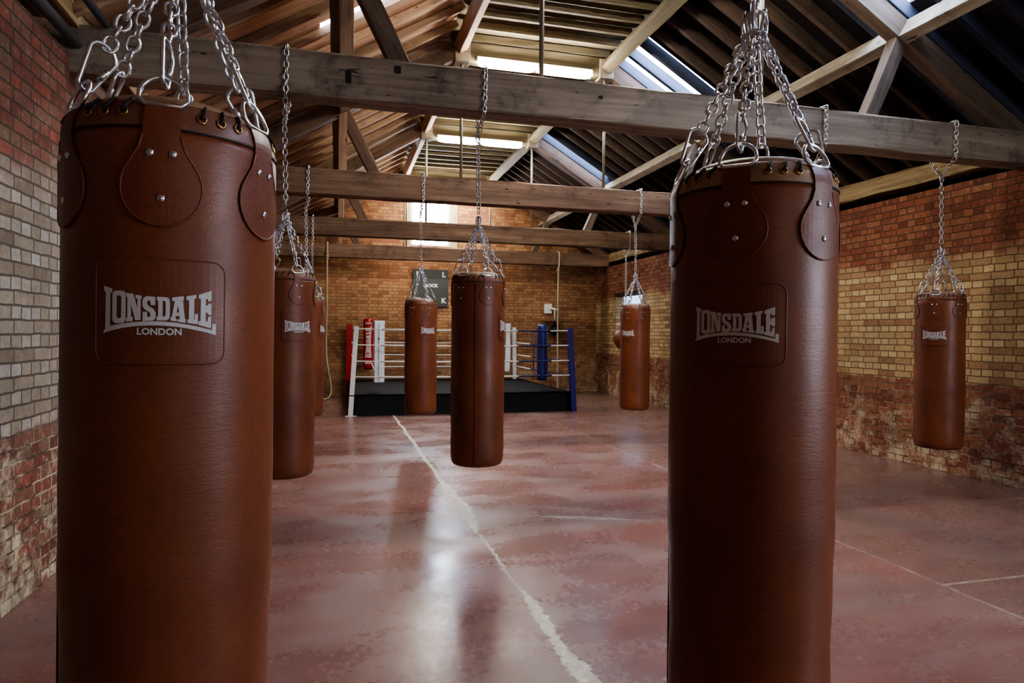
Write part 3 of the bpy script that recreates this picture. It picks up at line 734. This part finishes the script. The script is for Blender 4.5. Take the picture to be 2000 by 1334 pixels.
beam_chain(-.326, 1.49, 'chain on the overhead truss holding the big punch bag by the pale wall', 0, .01)
beam_chain(1.047, 1.49, 'chain on the overhead truss holding the other big close punch bag', -.01, .01)
CL = ['steel chain over the grey-brown tie beam just below the larger tube light', 'steel chain over the end of the grey-brown tie beam, by the red brick wall', 'steel chain over the grey-brown tie beam, on the dark side of the roof', 'short length of steel chain dropping behind the big close bag from the grey-brown beam', 'steel chain in front of the glowing gable window', 'steel chain on the second tie beam, above the bag by the yellow wall', 'steel chain on the second tie beam, over the dark roof side', 'steel chain on the third tie beam, beside the hemp rope']
for (X, Y, phi, lab), dz, cl in zip(SPOTS, DZ, CL): beam_chain(X, Y, cl, dz, random.uniform(.0, .02))
# round bag on the third beam
X, Y = 5.46, 11.858
rb = empty('round_bag', (X, Y, 1.2), 'round tan leather bag peeping out behind the punch bag by the yellow wall', 'punch bag')
prof = [(.002, 1.19)] + [(.24 * sin(pi * k / 24) * (1 if k < 12 else .93 + .07 * cos(pi * (k - 12) / 12)), 1.43 - .24 * cos(pi * k / 24)) for k in range(1, 24)] + [(.03, 1.685)]
lathe('bag_body', prof, M['leather'], rb, Matrix.Translation((X, Y, 0)), 40)
tube('hanging_loop', [(X + .03 * cos(2 * pi * q / 16), Y, 1.71 + .03 * sin(2 * pi * q / 16)) for q in range(16)], .006, M['steel2'], rb, 6, True)
c = empty('hanging_chain', (X, Y, 1.73), 'thin steel chain on the third tie beam holding the round bag', 'chain', 'chains looped over the tie beams')
yf, yb = Y - BT / 2 - .018, Y + BT / 2 + .018; j = (X, Y, ZB - .16)
bm = bmesh.new(); add_chain(bm, [(X, Y, 1.72), j], .041, .040, .0048, 8, 5, .4); mesh_obj('chain_drop', bm, M['steel2'], c, None, True)
bm = bmesh.new(); add_chain(bm, [j, (X + .02, yf, ZB), (X + .02, yf, ZT + .02), (X + .02, yb, ZT + .02), (X + .02, yb, ZB), j], .041, .040, .0048, 8, 5, .4)
mesh_obj('chain_loop', bm, M['steel2'], c, None, True)

# ------------------------------------------------------------------ boxing ring
PX0, PX1, PY0, PY1, PZ = .27, 4.36, 12.02, 15.72, .37
rg = empty('boxing_ring', ((PX0 + PX1) / 2, (PY0 + PY1) / 2, 0), 'small boxing ring with a black canvas platform, white ropes and corner posts', 'boxing ring')
bm = bmesh.new(); nx, ny = 26, 20
g = [[bm.verts.new((PX0 + (PX1 - PX0) * i / nx, PY0 + (PY1 - PY0) * k / ny, PZ - (.008 if i in (0, nx) or k in (0, ny) else 0) + random.uniform(-.004, .004))) for i in range(nx + 1)] for k in range(ny + 1)]
for k in range(ny):
    for i in range(nx): bm.faces.new((g[k][i], g[k][i + 1], g[k + 1][i + 1], g[k + 1][i]))
cv = mesh_obj('canvas', bm, M['blackcanvas'], rg, None, True)
bm = bmesh.new(); per = []                               # skirt with soft folds
def lerp(a, b, t): return a + (b - a) * t
cs = [(PX0, PY0), (PX1, PY0), (PX1, PY1), (PX0, PY1)]
for q in range(4):
    (xa, ya), (xb, yb2) = cs[q], cs[(q + 1) % 4]
    for i in range(48): per.append((lerp(xa, xb, i / 48), lerp(ya, yb2, i / 48), q))
rows = []
for k in range(7):
    z = PZ - .004 - (PZ - .006) * k / 6; row = []
    for i, (x, y_, q) in enumerate(per):
        f = k / 6; d = .012 + .05 * f ** 1.3 + .010 * f * sin(i * .55) + .006 * f * sin(i * 1.7 + k)
        nx_, ny_ = ((0, -1), (1, 0), (0, 1), (-1, 0))[q]
        if i % 48 == 0:
            nx_, ny_ = ((-1, -1), (1, -1), (1, 1), (-1, 1))[q]
        row.append(bm.verts.new((x + nx_ * d, y_ + ny_ * d, z)))
    rows.append(row)
for a, b in zip(rows, rows[1:]):
    for i in range(len(per)): bm.faces.new((a[i], a[(i + 1) % len(per)], b[(i + 1) % len(per)], b[i]))
mesh_obj('skirt', bm, M['blackskirt'], rg, None, True)
bm = bmesh.new(); ed = [(PX0 - .01, PY0 - .01, PZ - .004), (PX1 + .01, PY0 - .01, PZ - .004), (PX1 + .01, PY1 + .01, PZ - .004), (PX0 - .01, PY1 + .01, PZ - .004)]
add_tube(bm, ed, .016, 8, True); mesh_obj('canvas_edge', bm, M['blackskirt'], cv, None, True)
def post(p0, p1, w, mat, lab, cap=True):
    o = bar('corner_post', p0, p1, w, w, mat, rg, (0, 1, 0), .008, 0); o['label'] = lab
    return o
A0, A1 = (.235, 11.97, 0), (.335, 12.0, 1.60)
Bp0, Bp1 = (4.44, 11.97, 0), (4.36, 12.0, 1.60)
pw = post(A0, A1, .085, M['whitepaint'], 'white front corner post')
bm = bmesh.new(); add_box(bm, A0[0] - .09, A0[0] + .1, A0[1] - .06, A0[1] + .09, 0, .012, None, .003); mesh_obj('foot_plate', bm, M['whitepaint'], pw)
bm = bmesh.new(); add_box(bm, .212, .30, 11.93, 12.02, .36, .38); mesh_obj('strap_band', bm, M['black'], pw)
pb = post(Bp0, Bp1, .10, M['bluepaint'], 'navy blue front corner post')
pr = post((.28, 15.74, 0), (.28, 15.74, 1.68), .14, M['redvinyl'], 'red padded back corner post')
pk = post((4.27, 15.74, 0), (4.24, 15.72, 1.64), .095, M['whitepaint'], 'white back corner post')
# ropes: four levels on every side
LV = [.70, .98, 1.27, 1.555]
FL = lambda z: Vector(A0).lerp(Vector(A1), z / 1.60); FR = lambda z: Vector(Bp0).lerp(Vector(Bp1), z / 1.60)
BL = lambda z: Vector((.33, 15.68, z)); BRp = lambda z: Vector((4.2, 15.68, z))
def rope(name, a, b, t0, t1, mat, r=.0155):
    pts = []
    for k in range(13):
        t = t0 + (t1 - t0) * k / 12; p = a.lerp(b, t); p.z -= .02 * 4 * t * (1 - t); pts.append(p)
    tube(name, pts, r, mat, rg, 8)
for i, z in enumerate(LV):
    rope('ring_rope', FL(z), FR(z), .11, .74, M['whiterope']); rope('ring_rope', FL(z), FR(z), .74, .90, M['bluerope'])
    rope('turnbuckle', FL(z), FR(z), .005, .11, M['whiterope'], .010); rope('turnbuckle', FL(z), FR(z), .90, .99, M['whiterope'], .012)
    rope('ring_rope', BL(z), BRp(z), .07, .93, M['whiterope'])
    rope('ring_rope', BRp(z), FR(z), .06, .36, M['whiterope']); rope('ring_rope', BRp(z), FR(z), .36, .9, M['bluerope'], .013)
    rope('ring_rope', BL(z), FL(z), .08, .9, M['redvinyl'] if i == 3 else M['whiterope'], .013)
for t in (.4, .62):
    a = BRp(0).lerp(FR(0), t)
    tube('rope_spacer', [(a.x, a.y, LV[0] - .02), (a.x, a.y, LV[3])], .012, M['bluerope'], rg, 6)
tube('loose_tie', [(.62, 12.4, .92), (.66, 12.25, .82), (.74, 12.2, .72)], .013, M['whitepaint'], rg, 6)
def padbox(name, x, y_, z0, z1, w, d, mat, rz, lab):
    bm = bmesh.new(); add_box(bm, -w / 2, w / 2, -d / 2, d / 2, 0, z1 - z0, None, .012)
    o = mesh_obj(name, bm, mat, rg, Matrix.Translation((x, y_, z0)) @ Matrix.Rotation(rz, 4, 'Z')); o['label'] = lab; return o
pd = padbox('corner_pad', .76, 12.5, .56, 1.71, .19, .12, M['whitevinyl'], R(8), 'white box-shaped corner pad')
bm = bmesh.new(); add_tube(bm, [(.755, 12.415, 1.375), (.755, 12.43, 1.375)], .017, 10); mesh_obj('badge', bm, M['black'], pd)
bm = bmesh.new(); add_box(bm, .752, .758, 12.418, 12.43, .6, 1.66); mesh_obj('pad_seam', bm, M['pipe'], pd)
prof = [(.01, .64), (.08, .642), (.105, .67), (.112, .72)] + [(.112, .72 + .1 * k) for k in range(1, 10)] + [(.112, 1.74), (.105, 1.78), (.08, 1.805), (.01, 1.81)]
M4 = Matrix.Translation((.69, 15.3, 0))
pd = lathe('corner_pad', prof, M['redvinyl'], rg, M4, 32); pd['label'] = 'round red corner pad with white lettering'
bm = logo_bm(.72, False, True)
for v in bm.verts: v.co.x *= .55
slice_x(bm, .01); wrap(bm, .1145, 1.27); mesh_obj('printed_logo', bm, M['print'], pd, M4)
for z in (1.70, .80):
    bm = logo_bm(.17, False); slice_x(bm, .01); wrap(bm, .1145, z); mesh_obj('printed_logo', bm, M['print'], pd, M4)
M4 = Matrix.Translation((3.96, 12.5, 0))
prof = [(.01, .56), (.075, .562), (.095, .58), (.1, .62)] + [(.1, .62 + .1 * k) for k in range(1, 10)] + [(.1, 1.6), (.095, 1.65), (.075, 1.675), (.01, 1.68)]
pd = lathe('corner_pad', prof, M['bluevinyl'], rg, M4, 32); pd['label'] = 'round blue corner pad'
for z in LV[:3]:
    bm = bmesh.new(); add_tube(bm, [(.103 * cos(2 * pi * q / 32), .103 * sin(2 * pi * q / 32), z - .03) for q in range(32)], .008, 6, True)
    mesh_obj('pad_strap', bm, M['bluepaint'], pd, M4, True)
tube('pad_seam', [(0, -.101, .6), (0, -.101, 1.64)], .003, M['bluepaint'], pd, 6, False, M4)
bm = bmesh.new()
add_prism(bm, [(-.06, .58), (.05, .58), (.075, 1.0), (.06, 1.45), (.075, 1.73), (-.05, 1.73), (-.03, 1.45), (-.045, 1.0)], -.05, .05, lambda u, v, h: (3.96 + u, 15.3 + h, v))
o = mesh_obj('corner_pad', bm, M['whitevinyl'], rg); o['label'] = 'white waisted corner pad at the back'

# ------------------------------------------------------------------ climbing ropes, wall board, speed ball
Y4 = BEAM_Y[4]; yf = Y4 - BT / 2 - .03; yb = Y4 + BT / 2 + .03
def hemp(name, pts, label):
    P = [Vector(p) for p in pts]
    for _ in range(2):                                    # round the corners
        Q = [P[0]]
        for a, b in zip(P, P[1:]): Q += [a.lerp(b, .25), a.lerp(b, .75)]
        P = Q + [P[-1]]
    o = tube(name, P, .02, M['hemp'], None, 10)
    return tag(o, label, 'rope', 'hemp ropes on the far tie beam')
lx = -.22
o = hemp('climbing_rope', [(lx + .02, yb, ZB + .02), (lx + .02, yb, ZT + .025), (lx, yf, ZT + .025), (lx, yf, ZB - .02), (lx + .0, yf + .02, 2.0), (lx - .02, yf, 1.0), (lx + .05, yf - .06, .55), (lx + .12, yf - .14, .2), (lx + .05, yf - .24, .03), (lx - .06, yf - .3, .022)], 'hemp climbing rope curling onto the floor, by the red ring corner')
bm = bmesh.new()
for k in range(4): add_tube(bm, [(lx + .028 * cos(2 * pi * q / 14), yf + .028 * sin(2 * pi * q / 14), ZB + .1 - .045 * k) for q in range(14)], .014, 6, True)
mesh_obj('knot', bm, M['hemp'], o, None, True)
rx = 5.2
o = hemp('climbing_rope', [(rx + .04, yb, ZB + .02), (rx + .04, yb, ZT + .025), (rx + .03, yf, ZT + .025), (rx + .03, yf, ZB + .02), (rx, yf, ZB - .12), (rx, yf + .01, 2.0), (rx, yf, 1.0), (rx, yf, .3), (rx + .02, yf - .02, .03), (rx + .1, yf - .05, .022)], 'hemp climbing rope hanging straight down behind the blue ring corner')
bm = bmesh.new()
for k in range(2): add_tube(bm, [(rx + .03 * cos(2 * pi * q / 14), yf + .03 * sin(2 * pi * q / 14), ZB - .1 - .04 * k) for q in range(14)], .014, 6, True)
mesh_obj('knot', bm, M['hemp'], o, None, True)
bx0, bx1, bz0, bz1 = 1.76, 2.62, 2.12, 3.03
bd = empty('wall_board', ((bx0 + bx1) / 2, YB, bz0), 'dark square board with white letters on the gable wall', 'sign')
bm = bmesh.new(); add_box(bm, bx0, bx1, YB - .05, YB - .004, bz0, bz1, None, .006); mesh_obj('board_panel', bm, M['sign'], bd)
bm = bmesh.new()
for txt, x, z, sz in (('B', bx0 + .13, bz1 - .13, .17), ('L', bx1 - .11, bz1 - .13, .17), ('C', bx0 + .13, bz0 + .15, .17), ('K', bx1 - .11, bz0 + .15, .17), ('BLOCK', (bx0 + bx1) / 2, (bz0 + bz1) / 2 + .06, .105)):
    t_ = text_bm(txt, sz, .006)
    for v in t_.verts: v.co = Vector((x + v.co.x, YB - .053, z + v.co.y))
    merge(bm, t_)
mesh_obj('lettering', bm, M['whitepaint'], bd)
sb = empty('speed_ball_platform', (5.2, YB, 1.78), 'wall bracket with a round wooden speed ball board by the blue corner', 'speed ball platform')
bm = bmesh.new(); add_box(bm, 5.1, 5.29, YB - .06, YB - .003, 2.01, 2.25, None, .006); mesh_obj('wall_box', bm, M['whitepaint'], sb)
bm = bmesh.new(); add_tube(bm, [(5.25, YB - .06, 2.12), (5.27, YB - .33, 2.12)], .03, 8); add_tube(bm, [(5.27, YB - .33, 2.14), (5.27, YB - .33, 1.83)], .018, 8); add_tube(bm, [(5.2, YB - .33, 2.11), (5.38, YB - .33, 2.10)], .02, 8)
mesh_obj('bracket_arm', bm, M['whitepaint'], sb, None, True)
lathe('board_disc', [(.01, 1.805), (.29, 1.805), (.3, 1.815), (.3, 1.835), (.29, 1.84), (.01, 1.84)], M['plate'], sb, Matrix.Translation((5.2, YB - .33, 0)), 32)
bm = bmesh.new(); add_lathe(bm, [(.02, 1.44), (.06, 1.45), (.105, 1.5), (.12, 1.56), (.105, 1.63), (.06, 1.71), (.025, 1.76), (.02, 1.8)], 24)
o = mesh_obj('speed_ball', bm, M['black'], None, Matrix.Translation((5.27, YB - .33, 0)), True); tag(o, 'dark speed ball hanging under the round board', 'speed ball')

# ------------------------------------------------------------------ lights, world, camera
def area(name, loc, rot, sx, sy, power, col):
    l = bpy.data.lights.new(name, 'AREA'); l.shape = 'RECTANGLE'; l.size = sx; l.size_y = sy; l.energy = power; l.color = col
    o = bpy.data.objects.new(name, l); COL.objects.link(o); o.location = loc; o.rotation_euler = rot; return o
area('front_fill_light', (5.9, -1.6, 2.2), (R(86), 0, R(60)), 2.4, 2.0, 105, (.96, .96, 1.0))  # unseen fill from front right, added for the close bags
area('rear_fill_light', (1.6, YF + .4, 2.2), (R(84), 0, R(4)), 1.6, 2.0, 7, (1.0, .97, .93))  # weak fill added behind the camera, no doorway stands there
w = bpy.data.worlds.new('World'); scene.world = w; w.use_nodes = True
nt = w.node_tree; nt.nodes.clear()
sk = nt.nodes.new('ShaderNodeTexSky'); sk.sky_type = 'HOSEK_WILKIE'; sk.turbidity = 4
bg = nt.nodes.new('ShaderNodeBackground'); bg.inputs[1].default_value = .5
wo = nt.nodes.new('ShaderNodeOutputWorld'); nt.links.new(sk.outputs[0], bg.inputs[0]); nt.links.new(bg.outputs[0], wo.inputs[0])

cd = bpy.data.cameras.new('camera'); cam = bpy.data.objects.new('camera', cd); COL.objects.link(cam)
cd.sensor_fit = 'HORIZONTAL'; cd.sensor_width = 36; cd.lens = 1282.1 / 2000 * 36; cd.clip_start = .05
yaw, pitch, roll = .2607, -.0128, .008
fw = Vector((sin(yaw) * cos(pitch), cos(yaw) * cos(pitch), sin(pitch))); r0 = Vector((cos(yaw), -sin(yaw), 0)); u0 = r0.cross(fw)
r1 = r0 * cos(roll) + u0 * sin(roll); u1 = -r0 * sin(roll) + u0 * cos(roll)
m = Matrix((r1, u1, -fw)).transposed().to_4x4(); m.translation = (0, 0, 1.5); cam.matrix_world = m
scene.camera = cam
scene.view_settings.view_transform = 'AgX'
scene.view_settings.look = 'AgX - Medium High Contrast'
scene.view_settings.use_white_balance = True
scene.view_settings.white_balance_temperature = 5900
scene.view_settings.exposure = 0.87
cy = scene.cycles
cy.use_denoising = True
cy.max_bounces = 6; cy.diffuse_bounces = 4; cy.glossy_bounces = 3
cy.use_adaptive_sampling = True; cy.adaptive_threshold = .035; cy.adaptive_min_samples = 16
cy.sample_clamp_indirect = 6.0
cy.caustics_reflective = False; cy.caustics_refractive = False
